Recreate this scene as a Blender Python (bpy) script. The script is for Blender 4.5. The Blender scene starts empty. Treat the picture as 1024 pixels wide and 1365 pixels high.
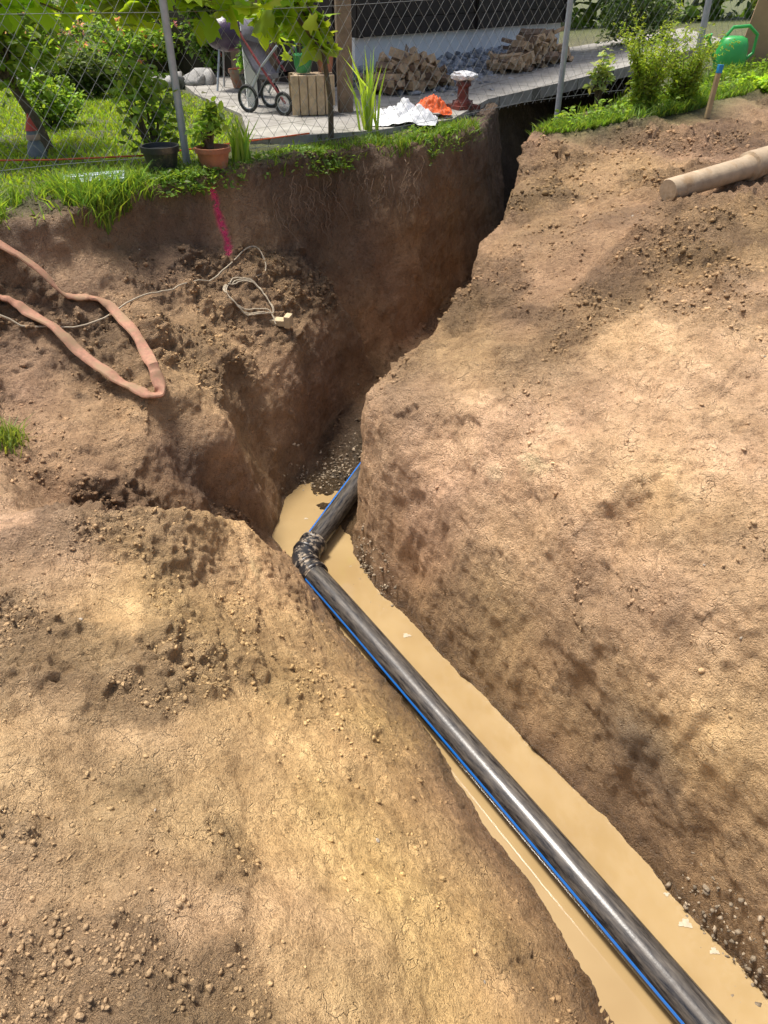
import bpy, math, random
import numpy as np
from mathutils import Vector, Matrix, geometry
rng=np.random.default_rng(7); random.seed(7)
C=bpy.context.collection
# ------------------------------------------------------------ materials
def nmat(name):
    m=bpy.data.materials.new(name); m.use_nodes=True
    nt=m.node_tree; b=nt.nodes['Principled BSDF']; return m,nt,b
def N(nt,t,**k):
    n=nt.nodes.new(t)
    for a,v in k.items(): setattr(n,a,v)
    return n
def noise(nt,scale,detail=4,rough=.6,vec=None):
    n=N(nt,'ShaderNodeTexNoise'); n.inputs['Scale'].default_value=scale; n.inputs['Detail'].default_value=detail; n.inputs['Roughness'].default_value=rough
    if vec: nt.links.new(vec,n.inputs['Vector'])
    return n
def ramp(nt,inp,stops):
    r=N(nt,'ShaderNodeValToRGB'); e=r.color_ramp.elements
    while len(e)<len(stops): e.new(.5)
    for el,(p,c) in zip(e,stops):
        el.position=p; el.color=(c,c,c,1) if not hasattr(c,'__len__') else (*c,1)
    nt.links.new(inp,r.inputs[0]); return r
def mixc(nt,f,a,b,mode='MIX'):
    m=N(nt,'ShaderNodeMix',data_type='RGBA',blend_type=mode)
    for i,v in ((0,f),(6,a),(7,b)):
        if hasattr(v,'is_linked') or hasattr(v,'links'): nt.links.new(v,m.inputs[i])
        elif i==0: m.inputs[0].default_value=v
        else: m.inputs[i].default_value=(*v,1)
    return m.outputs[2]
def mathn(nt,op,a,b=None,c=None):
    m=N(nt,'ShaderNodeMath',operation=op)
    for i,v in enumerate((a,b,c)):
        if v is None: continue
        if hasattr(v,'links'): nt.links.new(v,m.inputs[i])
        else: m.inputs[i].default_value=v
    return m.outputs[0]
def bump(nt,h,strength,dist,prev=None):
    b=N(nt,'ShaderNodeBump'); b.inputs['Strength'].default_value=strength; b.inputs['Distance'].default_value=dist
    nt.links.new(h,b.inputs['Height'])
    if prev is not None: nt.links.new(prev,b.inputs['Normal'])
    return b.outputs[0]
def simple(name,col,rough=.7,var=.25,scale=8,bs=.3,bd=.01,metal=0,spec=.5,dirt=None,dscale=6,dlo=.5,dhi=.62):
    m,nt,b=nmat(name); tc=N(nt,'ShaderNodeTexCoord').outputs['Object']
    n=noise(nt,scale,4,.6,tc)
    lo=[c*(1-var) for c in col]; hi=[min(1,c*(1+var)) for c in col]
    c=ramp(nt,n.outputs[0],[(.3,lo),(.7,hi)]).outputs[0]
    if dirt is not None:
        d=noise(nt,dscale,5,.7,tc); f=ramp(nt,d.outputs[0],[(dlo,0.),(dhi,1.)]).outputs[0]
        c=mixc(nt,f,c,dirt)
    nt.links.new(c,b.inputs['Base Color'])
    b.inputs['Roughness'].default_value=rough; b.inputs['Metallic'].default_value=metal; b.inputs['Specular IOR Level'].default_value=spec
    n2=noise(nt,scale*5,3,.65,tc)
    nt.links.new(bump(nt,n2.outputs[0],bs,bd),b.inputs['Normal'])
    return m
def soilmat():
    m,nt,b=nmat('clay_soil'); L=nt.links.new
    tc=N(nt,'ShaderNodeTexCoord').outputs['Object']
    col=N(nt,'ShaderNodeAttribute',attribute_name='Col').outputs['Color']
    par=N(nt,'ShaderNodeAttribute',attribute_name='Par')
    sp=N(nt,'ShaderNodeSeparateColor'); L(par.outputs['Color'],sp.inputs[0])
    n1=noise(nt,8,3,.65,tc); v1=ramp(nt,n1.outputs[0],[(.32,(.80,.76,.72)),(.68,(1.2,1.2,1.22))])
    nm=noise(nt,46,5,.78,tc); v2=ramp(nt,nm.outputs[0],[(.30,(.42,.37,.31)),(.44,(.96,.94,.92)),(.6,(1.12,1.12,1.12)),(.74,(1.38,1.39,1.42))])
    nf=noise(nt,210,2,.7,tc); v3=ramp(nt,nf.outputs[0],[(.34,(.55,.52,.48)),(.46,(1.02,1.02,1.02)),(.62,(1.08,1.08,1.08)),(.75,(1.4,1.4,1.4))])
    c=mixc(nt,1.,col,v1.outputs[0],'MULTIPLY'); c=mixc(nt,.85,c,v2.outputs[0],'MULTIPLY'); c=mixc(nt,.85,c,v3.outputs[0],'MULTIPLY')
    L(c,b.inputs['Base Color'])
    r=N(nt,'ShaderNodeMapRange'); L(sp.outputs[1],r.inputs[0]); r.inputs[3].default_value=.64; r.inputs[4].default_value=.28
    L(r.outputs[0],b.inputs['Roughness']); b.inputs['Specular IOR Level'].default_value=.5
    wv=mixc(nt,.16,tc,n1.outputs['Color'])
    vc=N(nt,'ShaderNodeTexVoronoi',feature='DISTANCE_TO_EDGE'); vc.inputs['Scale'].default_value=16; L(wv,vc.inputs['Vector'])
    cr=ramp(nt,vc.outputs['Distance'],[(0.,1.),(.035,0.)]); cmr=ramp(nt,n1.outputs[0],[(.5,0.),(.58,1.)])
    st=N(nt,'ShaderNodeMapRange'); L(sp.outputs[0],st.inputs[0]); st.inputs[3].default_value=.022; st.inputs[4].default_value=.065
    h=mathn(nt,'MULTIPLY',nm.outputs[0],st.outputs[0])
    h=mathn(nt,'MULTIPLY_ADD',nf.outputs[0],.007,h)
    cf=mathn(nt,'MULTIPLY',cr.outputs[0],cmr.outputs[0]); h=mathn(nt,'MULTIPLY_ADD',cf,-.008,h)
    L(bump(nt,h,1.,1.),b.inputs['Normal'])
    return m
def colmat(name,rough=.6,trans=0.,bs=.0):
    m,nt,b=nmat(name); L=nt.links.new
    col=N(nt,'ShaderNodeAttribute',attribute_name='Col').outputs['Color']
    c=col
    b.inputs['Roughness'].default_value=rough
    b.inputs['Specular IOR Level'].default_value=.3
    if bs: 
        tc=N(nt,'ShaderNodeTexCoord').outputs['Object']
        n=noise(nt,120,3,.7,tc); v=ramp(nt,n.outputs[0],[(.3,(.65,.65,.65)),(.7,(1.3,1.3,1.3))]); c=mixc(nt,1.,col,v.outputs[0],'MULTIPLY')
        L(bump(nt,n.outputs[0],bs,.008),b.inputs['Normal'])
    L(c,b.inputs['Base Color'])
    if trans:
        t=N(nt,'ShaderNodeBsdfTranslucent'); c2=mixc(nt,1.,c,(1.7,1.6,.6),'MULTIPLY'); L(c2,t.inputs[0])
        mx=N(nt,'ShaderNodeMixShader'); mx.inputs[0].default_value=trans
        out=nt.nodes['Material Output']; L(b.outputs[0],mx.inputs[1]); L(t.outputs[0],mx.inputs[2]); L(mx.outputs[0],out.inputs[0])
    return m
M_soil=soilmat(); M_leaf=colmat('foliage',.45,.45); M_rock=colmat('loose_stone',.85,0,.5); M_clod=colmat('soil_clod',.95,0,.8)

# ------------------------------------------------------------ mesh helpers
def mk(name,V,F,mat,col=None,par=None,smooth=False,parent=None):
    me=bpy.data.meshes.new(name); V=np.asarray(V,np.float32); F=np.asarray(F,np.int32); k=F.shape[1]
    me.vertices.add(len(V)); me.vertices.foreach_set('co',V.ravel())
    me.loops.add(len(F)*k); me.loops.foreach_set('vertex_index',F.ravel())
    me.polygons.add(len(F)); me.polygons.foreach_set('loop_start',np.arange(0,len(F)*k,k,dtype=np.int32))
    me.update(calc_edges=True)
    if smooth: me.polygons.foreach_set('use_smooth',np.ones(len(F),bool))
    for nm,a in (('Col',col),('Par',par)):
        if a is not None:
            at=me.attributes.new(nm,'FLOAT_COLOR','POINT'); aa=np.ones((len(V),4),np.float32); aa[:,:3]=a; at.data.foreach_set('color',aa.ravel())
    me.materials.append(mat)
    ob=bpy.data.objects.new(name,me); C.objects.link(ob)
    if parent: ob.parent=parent
    return ob
class B:
    def __init__(s): s.v=[];s.f=[];s.m=[]
    def add(s,V,F,m=0):
        o=len(s.v); s.v+= [tuple(x) for x in V]; s.f+=[tuple(i+o for i in f) for f in F]; s.m+=[m]*len(F)
    def box(s,c,sz,rot=(0,0,0),m=0,bev=.0):
        from mathutils import Euler
        R=Euler(rot).to_matrix(); x,y,z=[a/2 for a in sz]; V=[]
        for sx in (-1,1):
            for sy in (-1,1):
                for sz_ in (-1,1): V.append(R@Vector((sx*x,sy*y,sz_*z))+Vector(c))
        s.add(V,[(0,1,3,2),(4,6,7,5),(0,4,5,1),(2,3,7,6),(0,2,6,4),(1,5,7,3)],m)
    def tube(s,pts,r,n=10,m=0,cap=True,flat=None):
        pts=[Vector(p) for p in pts]; rs=r if hasattr(r,'__len__') else [r]*len(pts)
        t0=(pts[1]-pts[0]).normalized(); up=Vector((0,0,1)) if abs(t0.z)<.9 else Vector((1,0,0))
        x=t0.cross(up).normalized(); V=[];F=[]
        for i,p in enumerate(pts):
            t=(pts[min(i+1,len(pts)-1)]-pts[max(i-1,0)]).normalized()
            x=(x-t*x.dot(t)).normalized(); y=t.cross(x)
            for k in range(n):
                a=2*math.pi*k/n; V.append(p+x*math.cos(a)*rs[i]+y*math.sin(a)*rs[i]*(flat or 1))
        for i in range(len(pts)-1):
            for k in range(n):
                k2=(k+1)%n; F.append((i*n+k,i*n+k2,(i+1)*n+k2,(i+1)*n+k))
        if cap: F.append(tuple(range(n-1,-1,-1))); F.append(tuple((len(pts)-1)*n+k for k in range(n)))
        s.add(V,F,m)
    def lathe(s,c,prof,n=20,m=0,ax=None):
        V=[];F=[]
        for r,z in prof:
            for k in range(n):
                a=2*math.pi*k/n; V.append(Vector(c)+Vector((r*math.cos(a),r*math.sin(a),z)))
        for i in range(len(prof)-1):
            for k in range(n):
                k2=(k+1)%n; F.append((i*n+k,i*n+k2,(i+1)*n+k2,(i+1)*n+k))
        F.append(tuple(range(n-1,-1,-1))); F.append(tuple((len(prof)-1)*n+k for k in range(n)))
        s.add(V,F,m)
    def obj(s,name,mats,smooth=False,parent=None,bevel=0):
        me=bpy.data.meshes.new(name); me.from_pydata(s.v,[],s.f); me.update()
        for m in mats: me.materials.append(m)
        me.polygons.foreach_set('material_index',s.m)
        if smooth: me.polygons.foreach_set('use_smooth',[True]*len(s.f))
        ob=bpy.data.objects.new(name,me); C.objects.link(ob)
        if bevel:
            md=ob.modifiers.new('b','BEVEL'); md.width=bevel; md.segments=2; md.limit_method='ANGLE'
        if smooth:
            try: me.set_sharp_from_angle(angle=math.radians(40))
            except Exception: pass
        if parent: ob.parent=parent
        return ob
def empty(name,loc=(0,0,0)):
    e=bpy.data.objects.new(name,None); C.objects.link(e); return e
# numpy noise
perm=rng.permutation(256); tab=rng.random(256); tab3=rng.random((256,3))
def hsh(a,b,c): return perm[(perm[(perm[a&255]+b)&255]+c)&255]
def vn(x,y,z,f,seed=0):
    x,y,z=(.80*x+.48*y+.36*z)*f+seed*17.3,(-.6*x+.64*y+.48*z)*f+seed*5.1,(-.6*y+.8*z)*f+seed*9.7
    xi=np.floor(x).astype(int);yi=np.floor(y).astype(int);zi=np.floor(z).astype(int)
    u=x-xi;v=y-yi;w=z-zi;u=u*u*(3-2*u);v=v*v*(3-2*v);w=w*w*(3-2*w)
    r=0
    for a in (0,1):
        for b in (0,1):
            for c in (0,1):
                r=r+tab[hsh(xi+a,yi+b,zi+c)]*(u if a else 1-u)*(v if b else 1-v)*(w if c else 1-w)
    return r
def fbm(x,y,z,f,o=4,seed=0,g=.5,billow=False):
    r=0;a=1;t=0
    for i in range(o):
        n=vn(x,y,z,f,seed+i)
        if billow: n=np.abs(2*n-1)
        r=r+a*n;t+=a;a*=g;f*=2.03
        x,y,z=y*.8+z*.6+3.1,z*.8-y*.6+1.7,x
    return r/t
def clods(x,y,z,f,seed):
    x=x*f+seed*3.3;y=y*f+seed*7.7;z=z*f+seed*1.9
    xi=np.floor(x).astype(int);yi=np.floor(y).astype(int);zi=np.floor(z).astype(int)
    out=np.zeros_like(x)
    for a in (-1,0,1):
        for b in (-1,0,1):
            for c in (-1,0,1):
                h=hsh(xi+a,yi+b,zi+c); p=tab3[h]; s=tab[(h*7+13)&255]
                dx=x-(xi+a+p[...,0]);dy=y-(yi+b+p[...,1]);dz=z-(zi+c+p[...,2])
                R=.18+.62*s*s
                q=1-(dx*dx+dy*dy+dz*dz)/(R*R)
                out=np.maximum(out,np.sqrt(np.clip(q,0,1))*R/.8)
    return out
def terrace(n,k):
    t=n*k; f=np.floor(t); r=t-f; return (f+np.clip((r-.72)/.28,0,1))/k
# ------------------------------------------------------------ terrain
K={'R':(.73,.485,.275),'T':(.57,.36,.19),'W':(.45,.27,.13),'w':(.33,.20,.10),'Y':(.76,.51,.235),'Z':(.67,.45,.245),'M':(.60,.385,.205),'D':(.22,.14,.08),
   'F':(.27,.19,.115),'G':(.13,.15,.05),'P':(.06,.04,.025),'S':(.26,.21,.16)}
pts=[];edges=[]
def addl(lst,link=True):
    s=len(pts)
    for i,p in enumerate(lst):
        pts.append(p)
        if link and i: edges.append((s+i-1,s+i))
LB=[(1.75,-.9),(.68,.84),(.59,1.04),(.47,1.27),(.34,1.50),(.22,1.74),(.09,1.97),(-.07,2.21),(-.25,2.52),(-.44,2.84),(-.58,3.07),(-.54,3.39)]
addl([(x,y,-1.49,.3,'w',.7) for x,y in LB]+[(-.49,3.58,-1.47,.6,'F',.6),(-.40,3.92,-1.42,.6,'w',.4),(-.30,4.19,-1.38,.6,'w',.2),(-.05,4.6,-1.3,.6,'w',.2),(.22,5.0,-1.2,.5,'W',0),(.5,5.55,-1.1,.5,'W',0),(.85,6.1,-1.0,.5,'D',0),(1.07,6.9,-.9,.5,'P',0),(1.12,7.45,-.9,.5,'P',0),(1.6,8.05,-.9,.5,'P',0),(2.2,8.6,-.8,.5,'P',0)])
RB=[(2.2,-.7),(1.10,.88),(.93,1.16),(.76,1.47),(.54,1.79),(.34,2.09),(.16,2.35),(-.04,2.64),(-.15,2.90)]
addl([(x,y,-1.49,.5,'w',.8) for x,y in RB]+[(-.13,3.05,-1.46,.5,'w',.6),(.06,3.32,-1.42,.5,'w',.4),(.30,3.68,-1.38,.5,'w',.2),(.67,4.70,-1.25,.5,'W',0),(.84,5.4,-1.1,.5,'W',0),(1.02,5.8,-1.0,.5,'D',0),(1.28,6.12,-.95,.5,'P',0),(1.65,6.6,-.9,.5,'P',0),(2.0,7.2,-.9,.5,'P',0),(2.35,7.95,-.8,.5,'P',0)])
addl([(1.95,-.8,-1.56,.4,'F',1),(.88,.88,-1.56,.4,'F',1),(.62,1.4,-1.56,.4,'F',1),(.28,1.93,-1.56,.4,'F',1),(-.04,2.44,-1.56,.4,'F',1),(-.3,2.9,-1.56,.4,'F',1),(-.3,3.25,-1.5,.6,'F',1),(-.22,3.55,-1.46,.9,'F',.7),(-.08,3.9,-1.4,.9,'F',.5),(.25,4.5,-1.3,.8,'w',.2)],False)
addl([(2.5,-.6,-.85,.5,'R',0),(1.28,.80,-.88,.4,'R',0),(1.06,1.22,-.85,.35,'R',0),(.94,1.38,-.88,.35,'R',0),(.79,1.56,-.9,.35,'R',0),(.64,1.77,-.93,.35,'R',0),(.50,2.0,-.95,.35,'R',0),(.37,2.2,-.95,.3,'R',0),(.22,2.5,-.85,.3,'R',0),(.06,2.73,-.72,.3,'R',0),(-.08,2.98,-.63,.4,'R',0),(.16,3.25,-.5,.7,'T',0),(.40,3.64,-.35,.9,'T',0),(.79,4.67,-.12,.9,'T',0),(.93,5.34,.03,.8,'T',0),(1.12,5.66,.08,.3,'D',0),(1.35,5.92,.1,.3,'D',0),(1.75,6.4,.12,.3,'G',0),(2.1,7.1,.15,.3,'G',0),(2.5,7.9,.18,.3,'G',0)])
addl([(.98,1.24,-1.2,.6,'W',.1),(.58,1.84,-1.25,.6,'W',.1),(.22,2.36,-1.2,.55,'W',.1),(-.10,2.92,-1.05,.5,'W',0),(.15,2.5,-1.12,.5,'W',0)],False)
addl([(.27,2.72,-.5,.2,'R',0),(.51,2.31,-.52,.15,'R',0),(.63,1.99,-.62,.15,'R',0),(.86,1.62,-.6,.15,'R',0),(1.07,1.47,-.6,.15,'R',0),(.83,2.62,-.33,.2,'R',0),(.95,2.06,-.35,.15,'R',0),(1.16,1.85,-.35,.2,'R',0),(.55,3.0,-.36,.7,'T',0),(.81,3.16,-.25,.8,'T',0),(1.09,2.63,-.2,.3,'R',0),(1.37,2.51,-.15,.3,'R',0),
(.94,3.86,-.12,1,'T',0),(1.36,3.60,-.03,1,'T',0),(1.3,3.0,-.12,.7,'T',0),(1.71,3.41,.02,.9,'T',0),(1.15,4.4,-.06,1,'T',0),(1.7,4.6,.02,1,'T',0),(1.18,5.1,.0,1,'T',0),(1.66,5.25,.05,1,'T',0),(2.29,5.6,.08,1,'T',0),(2.95,6.1,.12,1,'T',0),(1.8,2.0,-.05,.4,'T',0),(1.8,1.0,-.2,.5,'T',0),(2.2,.3,-.2,.5,'T',0),(3.2,2,.1,.7,'T',0),(3.2,4,.1,.9,'T',0),(3.4,-.5,0,.7,'T',0)],False)
addl([(.97,5.40,.05,.4,'D',0),(1.26,5.42,.08,.4,'G',0),(1.66,5.68,.1,.4,'G',0),(2.14,5.95,.13,.4,'G',0),(2.70,6.45,.17,.4,'G',0),(3.7,7.4,.22,.4,'G',0),(8,11,.3,.3,'G',0)])
addl([(2.95,7.5,.3,.2,'G',0),(2.6,8.9,.1,.2,'S',0),(4,9,.3,.2,'G',0),(2.3,9.6,.03,.2,'S',0),(1.6,9,.0,.2,'S',0),(1.3,8.3,-.02,.2,'S',0),(1.0,7.75,-.02,.2,'S',0)],False)
WT=[(-3.4,2.6),(-2.2,3.1),(-1.71,3.41),(-1.55,3.55),(-1.38,3.76),(-1.22,4.12),(-1.02,4.32),(-.77,4.54),(-.50,4.79),(-.20,5.14),(.24,5.38),(.50,5.78),(.72,6.18),(.98,7.14)]
addl([(x,y,0,.35,'D' if i>1 else 'G',0) for i,(x,y) in enumerate(WT)])
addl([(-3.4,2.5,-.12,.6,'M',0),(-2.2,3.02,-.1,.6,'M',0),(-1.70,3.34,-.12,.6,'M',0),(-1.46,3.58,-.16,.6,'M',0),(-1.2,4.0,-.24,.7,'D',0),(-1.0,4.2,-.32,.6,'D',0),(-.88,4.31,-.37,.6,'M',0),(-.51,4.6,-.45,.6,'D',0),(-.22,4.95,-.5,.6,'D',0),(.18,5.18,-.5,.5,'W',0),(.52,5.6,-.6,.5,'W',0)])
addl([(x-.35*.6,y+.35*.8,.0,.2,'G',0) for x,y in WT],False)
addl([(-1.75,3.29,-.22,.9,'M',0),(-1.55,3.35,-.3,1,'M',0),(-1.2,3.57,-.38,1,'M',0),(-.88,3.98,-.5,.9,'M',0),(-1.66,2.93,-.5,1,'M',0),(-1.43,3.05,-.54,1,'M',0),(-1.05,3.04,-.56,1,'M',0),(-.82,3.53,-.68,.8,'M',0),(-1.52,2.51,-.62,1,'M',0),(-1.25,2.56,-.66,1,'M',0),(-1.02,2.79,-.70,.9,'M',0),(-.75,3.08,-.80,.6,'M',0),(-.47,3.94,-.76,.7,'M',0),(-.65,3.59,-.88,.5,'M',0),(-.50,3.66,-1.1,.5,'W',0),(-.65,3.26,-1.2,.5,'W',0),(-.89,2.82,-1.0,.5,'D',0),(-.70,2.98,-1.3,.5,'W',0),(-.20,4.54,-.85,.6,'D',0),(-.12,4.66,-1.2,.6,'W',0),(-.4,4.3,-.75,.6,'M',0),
(-1.0,2.42,-.95,.6,'w',0),(-.80,2.66,-1.15,.6,'w',0),(-.66,2.86,-1.32,.6,'w',0),(-1.25,2.35,-.78,.7,'w',0),(-2.6,2.3,-.5,.9,'M',0),(-2.6,1.2,-.6,.8,'Z',0)],False)
addl([(-1.6,2.0,-.6,.7,'Z',0),(-1.33,2.08,-.61,.7,'Z',0),(-1.07,2.11,-.62,.5,'Z',0),(-.88,2.17,-.66,.35,'Z',0),(-.74,2.31,-.78,.3,'Y',0),(-.63,2.51,-.95,.3,'Y',0),(-.59,2.72,-1.2,.3,'Y',0)])
addl([(-1.07,1.40,-.68,.8,'Z',0),(-.89,.96,-.7,.85,'Z',0),(-.72,.56,-.7,.9,'Z',0),(-.44,.56,-.71,.9,'Z',0),(-.17,.60,-.82,.8,'Z',0),(.16,.70,-1.1,.55,'Y',0),(-.56,.99,-.75,.85,'Z',0),(-.70,1.51,-.8,.65,'Z',0),(-.43,1.77,-1.06,.4,'Y',0),(-.23,1.14,-.99,.55,'Y',0),(.08,1.02,-1.12,.4,'Y',0),(-.81,1.91,-.8,.4,'Y',0),(-.61,2.14,-1.0,.3,'Y',0),(-.15,1.75,-1.25,.25,'Y',0),(-.33,2.2,-1.25,.25,'Y',0),
(.3,-.3,-.75,.7,'Z',0),(-1,-1,-.7,.7,'Z',0),(1.0,-.9,-.85,.7,'Z',0),(-3,-1,-.7,.7,'Z',0),(.45,.5,-1.2,.4,'Y',0),(2,-4,-.6,.5,'Z',0),(4,-3,-.2,.5,'Z',0)],False)
addl([(-60,-20,-.3,.3,'G',0),(60,-20,.1,.3,'G',0),(60,90,.2,.1,'G',0),(-60,90,0,.1,'G',0),(-60,5,0,.1,'G',0),(60,10,.3,.1,'G',0),(-6,2.2,-.05,.3,'G',0),(-6,1,-.5,.4,'M',0),(0,14,0,.1,'G',0),(-8,9,0,.1,'G',0),(-2,8,0,.1,'G',0),(0,7.5,0,.1,'S',0),(-.2,6,0,.1,'S',0),(.6,6.7,0,.1,'S',0),(8,3,.2,.4,'T',0),(6,14,.3,.1,'G',0)],False)
P2=[Vector((p[0],p[1])) for p in pts]
rv,re,rf,ov,oe,of=geometry.delaunay_2d_cdt(P2,edges,[],0,1e-5)
att=np.zeros((len(rv),6))
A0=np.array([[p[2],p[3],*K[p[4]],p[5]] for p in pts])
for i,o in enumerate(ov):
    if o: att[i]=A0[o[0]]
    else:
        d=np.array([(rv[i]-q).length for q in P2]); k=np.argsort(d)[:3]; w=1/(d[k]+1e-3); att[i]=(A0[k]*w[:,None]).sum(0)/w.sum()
def geo(a,b,n):
    t=np.linspace(0,1,n+1)[1:]; return a+(b-a)*t**2.6
XL,XR=-2.6,3.3
xs=np.concatenate([geo(XL,-60,14)[::-1],np.arange(XL,XR,.01),geo(XR-.01,60,14)])
ys=np.concatenate([geo(.2,-20,10)[::-1],np.arange(.2,3.2,.0075),np.arange(3.2,5.8,.0105),np.arange(5.8,8.8,.02),geo(8.8,90,22)])
xs=np.unique(np.round(xs,5)); ys=np.unique(np.round(ys,5))
G=np.zeros((len(ys),len(xs),6)); 
for f in rf:
    a,b,c=[np.array(rv[i][:]) for i in f[:3]]
    x0,x1=min(a[0],b[0],c[0]),max(a[0],b[0],c[0]); y0,y1=min(a[1],b[1],c[1]),max(a[1],b[1],c[1])
    i0,i1=np.searchsorted(xs,x0-1e-4),np.searchsorted(xs,x1+1e-4); j0,j1=np.searchsorted(ys,y0-1e-4),np.searchsorted(ys,y1+1e-4)
    if i1<=i0 or j1<=j0: continue
    X,Y=np.meshgrid(xs[i0:i1],ys[j0:j1])
    D=(b[1]-c[1])*(a[0]-c[0])+(c[0]-b[0])*(a[1]-c[1])
    if abs(D)<1e-12: continue
    l1=((b[1]-c[1])*(X-c[0])+(c[0]-b[0])*(Y-c[1]))/D; l2=((c[1]-a[1])*(X-c[0])+(a[0]-c[0])*(Y-c[1]))/D; l3=1-l1-l2
    m=(l1>=-1e-5)&(l2>=-1e-5)&(l3>=-1e-5)
    val=l1[...,None]*att[f[0]]+l2[...,None]*att[f[1]]+l3[...,None]*att[f[2]]
    sub=G[j0:j1,i0:i1]; sub[m]=val[m]
def blur(A,n,ax):
    k=np.hanning(n+2)[1:-1]; k/=k.sum(); r=n//2
    pad=[(0,0)]*A.ndim; pad[ax]=(r,r); Ap=np.pad(A,pad,mode='edge'); out=0
    for i in range(n):
        sl=[slice(None)]*A.ndim; sl[ax]=slice(i,i+A.shape[ax]); out=out+k[i]*Ap[tuple(sl)]
    return out
ix0,ix1=np.searchsorted(xs,XL+.02),np.searchsorted(xs,XR-.05)
jy0,jy1=np.searchsorted(ys,.22),np.searchsorted(ys,8.7)
S=G[jy0:jy1,ix0:ix1]
Z=S[...,:1]; Z=blur(blur(Z,5,1),5,0); O=blur(blur(S[...,1:],21,1),21,0)
S=np.concatenate([Z,O],2); G[jy0:jy1,ix0:ix1]=S
dl=np.searchsorted(xs,XL-1e-6); dr=np.searchsorted(xs,XR-.012)
xd=xs[dl:dr+1]; NC=860
ncol=dl+NC+(len(xs)-dr-1)
XX=np.zeros((len(ys),ncol)); AA=np.zeros((len(ys),ncol,6))
Hd=G[:,dl:dr+1,0]; dx=np.diff(xd)[None,:]; ds=np.sqrt(dx**2+np.diff(Hd,axis=1)**2)
ds=blur(blur(ds,11,0),11,0); ds=blur(ds,5,1)
cum=np.concatenate([np.zeros((len(ys),1)),np.cumsum(ds,1)],1)
tt=np.linspace(0,1,NC)
for j in range(len(ys)):
    xj=np.interp(tt*cum[j,-1],cum[j],xd)
    XX[j,:dl]=xs[:dl]; XX[j,dl:dl+NC]=xj; XX[j,dl+NC:]=xs[dr+1:]
    AA[j,:dl]=G[j,:dl]; AA[j,dl+NC:]=G[j,dr+1:]
    for k in range(6): AA[j,dl:dl+NC,k]=np.interp(xj,xd,G[j,dl:dr+1,k])
YY=np.repeat(ys[:,None],ncol,1); ZZ=AA[...,0]
Pp=np.stack([XX,YY,ZZ],-1)
def normals(Q):
    du=np.gradient(Q,axis=1); dv=np.gradient(Q,axis=0); n=np.cross(du,dv); return n/(np.linalg.norm(n,axis=-1,keepdims=True)+1e-12)
Nn=normals(Pp); Nn=blur(blur(Nn,5,0),5,1); Nn/=np.linalg.norm(Nn,axis=-1,keepdims=True)
x,y,z=XX,YY,ZZ; rough=np.clip(AA[...,1],0,1)
near=((x>-2.8)&(x<3.4)&(y>-.5)&(y<9)).astype(float)
steep=np.clip((.60-Nn[...,2])*3.5,0,1)*near
patch=np.clip((fbm(x,y,z,2.6,4,3)-.44)*7,0,1)
rr=np.clip(rough*.62+ (patch-.4)*.85*np.clip(rough*1.6,.25,1),0,1)*(1-.55*steep)
grass=(AA[...,3]>AA[...,2]*1.05)
wx=x+.03*(fbm(x,y,z,9,2,101)-.5)*2;wy=y+.03*(fbm(x,y,z,9,2,102)-.5)*2;wz_=z+.03*(fbm(x,y,z,9,2,103)-.5)*2
wx+=.018*(vn(x,y,z,35,104)-.5)*2; wy+=.018*(vn(x,y,z,35,105)-.5)*2; wz_+=.018*(vn(x,y,z,35,106)-.5)*2
k1=clods(wx,wy,wz_,8,1); k2=clods(wx,wy,wz_,17,2); k3=clods(wx,wy,wz_,36,3)
m1=np.clip((fbm(x,y,z,3.5,3,111)-.42)*6,0,1)
d=(fbm(x,y,z,2.0,2,1)-.5)*.10*np.clip(rough+.2,0,1)+(fbm(x,y,z,6,4,5,.55)-.5)*.07*(.25+rough)
mid=np.clip((fbm(x,y,z,4.5,3,117)-.40)*6,.1,1)
clod_h=k1*.055*m1*rr*(1-.8*steep)+k2*.036*rr*mid*(1-.7*steep)+k3*.018*np.clip(rr*1.2,.05,1)*(1-.5*steep)
d+=clod_h
d+= (fbm(x,y,z,40,3,21,.65)-.5)*.026*(.3+rr)
slope=np.clip(1.15-rough*1.6,0,1)
ts=terrace(fbm(wx,wy,wz_,3.2,4,41,.55),11); d+=slope*(ts-.5)*.12*(1-.5*steep)
ts2=terrace(fbm(wx+.3,wy,wz_,7.5,4,47,.6),9); d+=(slope*.6+.15)*(ts2-.5)*.05*(1-.5*steep)
sm=fbm((x+y*.6)*7,(y-x*.6)*1.2,z*2.5,4,3,45,.6)
d+= slope*(sm-.5)*.026
gr=fbm(x*1.0+y*1.0,x-y,z*.15,9,3,131,.55); d+=steep*(gr-.5)*.045
d*=near; d[grass]*=.3
d[(z<-1.46)]*=.45
Pd=Pp+Nn*d[...,None]
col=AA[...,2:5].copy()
cn=fbm(x,y,z,3.1,4,51)[...,None]; col*=(.74+.52*cn)
yl=np.clip((fbm(x,y,z,1.7,3,61)-.5)*3,-1,1)[...,None]*near[...,None]
col*=1+yl*np.array([.0,.03,-.10])
soilmask=(~grass)[...,None]
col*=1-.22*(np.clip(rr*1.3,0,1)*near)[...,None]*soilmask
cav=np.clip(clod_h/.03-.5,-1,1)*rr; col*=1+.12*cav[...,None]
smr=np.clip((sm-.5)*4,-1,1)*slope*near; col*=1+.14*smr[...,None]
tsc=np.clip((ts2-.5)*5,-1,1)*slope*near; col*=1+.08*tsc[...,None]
dk=np.clip((fbm(x,y,z,1.3,4,71)-.55)*9,0,1)*np.clip(rough*1.3,0.1,1)*near; col*=(1-.28*dk[...,None]*soilmask)
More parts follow.
